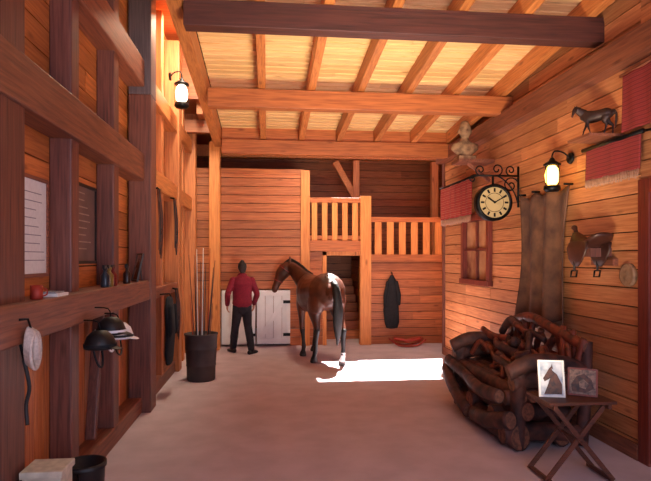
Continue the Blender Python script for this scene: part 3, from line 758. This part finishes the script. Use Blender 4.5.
HM = Matrix.Translation((.87, 9.72, 0)) @ Matrix.Rotation(math.radians(13), 4, 'Z') @ Matrix.Diagonal((1.06, 1.0, 1.0, 1))
horse = fuse('bay_horse', horse_parts(), .014, 3, HM)
hal = MB('halter')
def ring(c, a, b, n, r, m):
    c = Vector(c)+HO; n = Vector(n).normalized(); s = LAT.copy(); s = (s-n*s.dot(n)).normalized(); t = n.cross(s)
    hal.tube([c+s*math.cos(k*math.tau/20)*a+t*math.sin(k*math.tau/20)*b for k in range(21)], r, m, n=6)
M_halt = mat('halter_webbing', (150, 60, 60), .8)
ring((-.375, 1.137, 1.3), .064, .092, (-.045, .02, -.1), .008, M_halt)
ring((-.25, 1.075, 1.515), .094, .138, (-.07, .03, -.1), .007, M_halt)
ho = hal.done(); ho.parent = horse
fm = horse.data.copy(); fm.name = 'horse_figurine'
M_bronze = mat('dark_bronze', (62, 40, 34), .5, .3)
for i in range(len(fm.materials)): fm.materials[i] = M_bronze
fig = bpy.data.objects.new('horse_figurine', fm); COL.objects.link(fig)
fig.matrix_world = Matrix.Translation((3.03, 4.9, 2.873)) @ Matrix.Rotation(math.radians(50), 4, 'Z') @ Matrix.Scale(.17, 4)
o = MB('figurine_shelf'); o.box((2.86, 4.74, 2.85), (3.2, 5.1, 2.872), W_posty); o.done()

# ------------------------------------------------------------------ person
M_sweater = mat('maroon_sweater', (136, 22, 46), .9, nscale=40, noise=.3); M_pants = mat('dark_trousers', (36, 30, 40), .9, noise=.3)
M_skin = mat('skin', (206, 140, 112), .6, noise=.1); M_hair = mat('dark_grey_hair', (56, 48, 48), .8, nscale=60, noise=.4); M_shoe = mat('black_shoes', (22, 18, 20), .5)
def person_parts():
    P = []
    def lo(r, m, side=(1, 0, 0), n=18, sub=3, cap='round'):
        if sub > 1:
            c, a = spline([Vector(q[0]) for q in r], [q[1] for q in r], sub); _, b = spline([Vector(q[0]) for q in r], [q[2] for q in r], sub)
            r = list(zip(c, a, b))
        v, f = loft_data(r, side, n, cap); P.append((v, f, m))
    lo([((0, -.01, .88), .165, .115), ((0, -.01, .93), .185, .13), ((0, 0, 1.02), .175, .125), ((0, .0, 1.15), .18, .125), ((0, -.01, 1.28), .2, .13), ((0, -.01, 1.37), .18, .105), ((0, .0, 1.415), .1, .075)], M_sweater, n=24)
    lo([((0, .0, 1.39), .068, .066), ((0, .005, 1.43), .062, .062)], M_sweater, sub=1)
    lo([((0, .005, 1.42), .052, .055), ((0, .015, 1.5), .05, .055)], M_skin, sub=1)
    lo([((0, .035, 1.475), .045, .05), ((0, .025, 1.52), .066, .085), ((0, .015, 1.58), .074, .093), ((0, .01, 1.63), .068, .085), ((0, .005, 1.655), .045, .06)], M_skin)
    lo([((0, -.03, 1.52), .062, .05), ((0, -.025, 1.56), .075, .072), ((0, -.01, 1.6), .081, .09), ((0, .0, 1.645), .072, .085), ((0, .0, 1.67), .045, .055)], M_hair)
    lo([((0, .115, 1.575), .011, .01), ((0, .128, 1.55), .015, .014)], M_skin, n=8, sub=1)
    lo([((-.02, .108, 1.515), .006, .006), ((.02, .108, 1.515), .006, .006)], M_skin, n=8, sub=1, side=(0, 1, 0))
    for s in (-1, 1):
        v, f = ball_data((s*.079, .015, 1.565), (.012, .02, .032), 10); P.append((v, f, M_skin))
        v, f = ball_data((s*.03, .1, 1.58), (.011, .009, .009), 8); P.append((v, f, M_hair))
    lo([((0, 0, .9), .16, .11), ((0, -.01, .83), .155, .115)], M_pants, sub=1)
    def leg(s, ky, fy, lift, yaw):
        hx = s*.085
        lo([((hx, 0, .88), .09, .1), ((hx+s*.005, ky*.4, .7), .09, .1), ((s*.11, ky, .49), .072, .078), ((s*.125, (ky+fy)/2-.01, .3), .07, .076), ((s*.135, fy, .1+lift), .06, .066)], M_pants)
        c, sn = math.cos(yaw), math.sin(yaw)
        def q(d, z): return (s*.135+sn*d, fy+c*d, z+lift*(1-d*3))
        lo([(q(-.06, .045), .036, .042), (q(0, .05), .04, .048), (q(.08, .04), .043, .036), (q(.15, .032), .045, .028), (q(.19, .028), .03, .022)], M_shoe, side=(c, -sn, 0))
    leg(-1, .09, .17, 0, -.3); leg(1, .02, -.14, .0, .8)
    def arm(s, el, wr, hd):
        sh = Vector((s*.17, -.01, 1.345)); el = Vector(el); wr = Vector(wr)
        lo([(sh, .064, .072), (sh.lerp(el, .5), .06, .064), (el, .053, .057), (el.lerp(wr, .5), .05, .05), (wr, .04, .038)], M_sweater)
        hd = Vector(hd).normalized(); pal = wr+hd*.06
        lo([(wr-hd*.01, .024, .02), (wr+hd*.03, .034, .018), (pal+hd*.03, .038, .016)], M_skin, side=(0, 1, 0), sub=1, n=12)
        L4 = [.068, .078, .072, .056]
        for i in range(4):
            off = Vector((0, 1, 0)); off = (off-hd*off.dot(hd)).normalized()*(.03-.02*i)
            b = pal+hd*.025+off; inn = Vector((-s, 0, 0)); l = L4[i]
            pts = [b, b+hd*l*.45+inn*.006, b+hd*l*.8+inn*.022, b+hd*l+inn*.04]
            lo([(p, .0088-.0007*k, .0088-.0007*k) for k, p in enumerate(pts)], M_skin, sub=1, n=8)
        off = Vector((0, 1, 0)); off = (off-hd*off.dot(hd)).normalized()
        b = wr+hd*.025+off*.028
        lo([(b, .012, .012), (b+off*.025+hd*.03, .0105, .0105), (b+off*.03+hd*.06+Vector((-s, 0, 0))*.01, .009, .009)], M_skin, sub=1, n=8)
    arm(-1, (-.275, -.06, 1.1), (-.26, .08, .9), (.05, .3, -1)); arm(1, (.265, -.04, 1.09), (.25, .12, .9), (-.05, .3, -1))
    return P
PM = Matrix.Translation((-.46, 10.35, 0)) @ Matrix.Rotation(math.radians(14), 4, 'Z')
fuse('person_walking', person_parts(), .0075, 1, PM)

# ------------------------------------------------------------------ lights
w = bpy.data.worlds.new('World'); scene.world = w; w.use_nodes = True
bg = w.node_tree.nodes['Background']; bg.inputs[0].default_value = (.55, .66, 1, 1); bg.inputs[1].default_value = 1.0
def light(name, typ, loc, tgt, energy, col, size=None, sizey=None, spread=None):
    l = bpy.data.lights.new(name, typ); l.energy = energy; l.color = col
    if typ == 'AREA':
        l.size = size
        if sizey: l.shape = 'RECTANGLE'; l.size_y = sizey
        if spread: l.spread = math.radians(spread)
    if typ == 'POINT': l.shadow_soft_size = size
    ob = bpy.data.objects.new(name, l); COL.objects.link(ob); ob.location = loc
    if tgt is not None:
        ob.rotation_euler = (Vector(tgt)-Vector(loc)).to_track_quat('-Z', 'Y').to_euler()
    return ob
sun = light('sun', 'SUN', (3, 20, 15), None, 60, (1, .95, .9)); sun.data.angle = .009
sun.rotation_euler = Vector((-.3, -.95, -1.6)).to_track_quat('-Z', 'Y').to_euler()
light('doorway_daylight', 'AREA', (1.6, -.4, 2.2), (1.4, 6, .4), 66, (.72, .77, 1), 2.4, 2.6)
light('ceiling_fill', 'AREA', (1.2, 3.0, .6), (1.3, 7.1, 4.2), 100, (1, .84, .58), 1.2, .8, 90)  # added fill out of view, brightens the ceiling; no lamp stands here
light('lantern_bulb', 'POINT', (2.97, 5.6, 2.62), None, 16, (1, .72, .38), .06)
light('lantern_bulb', 'POINT', (-1.22, 8.17, 4.1), None, 20, (1, .85, .6), .08)
light('left_wall_fill', 'AREA', (-1.0, 8.0, 5.1), (-1.45, 9.3, 2.0), 300, (1, .86, .62), .3, 2.4)  # added warm fill for the far left wall; the roof above is closed
light('loft_fill', 'AREA', (1.0, 9.8, 4.15), (1.5, 12, 1.5), 75, (1, .78, .55), .8, .4)  # added fill to lift the dark loft, no fixture behind it

# ------------------------------------------------------------------ camera
cd = bpy.data.cameras.new('camera'); cam = bpy.data.objects.new('camera', cd); COL.objects.link(cam)
cam.location = (0, 0, 1.75); cam.rotation_euler = (math.radians(90), 0, -math.atan(58/560))
cd.sensor_width = 36; cd.lens = 36*560/651; cd.shift_y = 17.5/651
scene.camera = cam
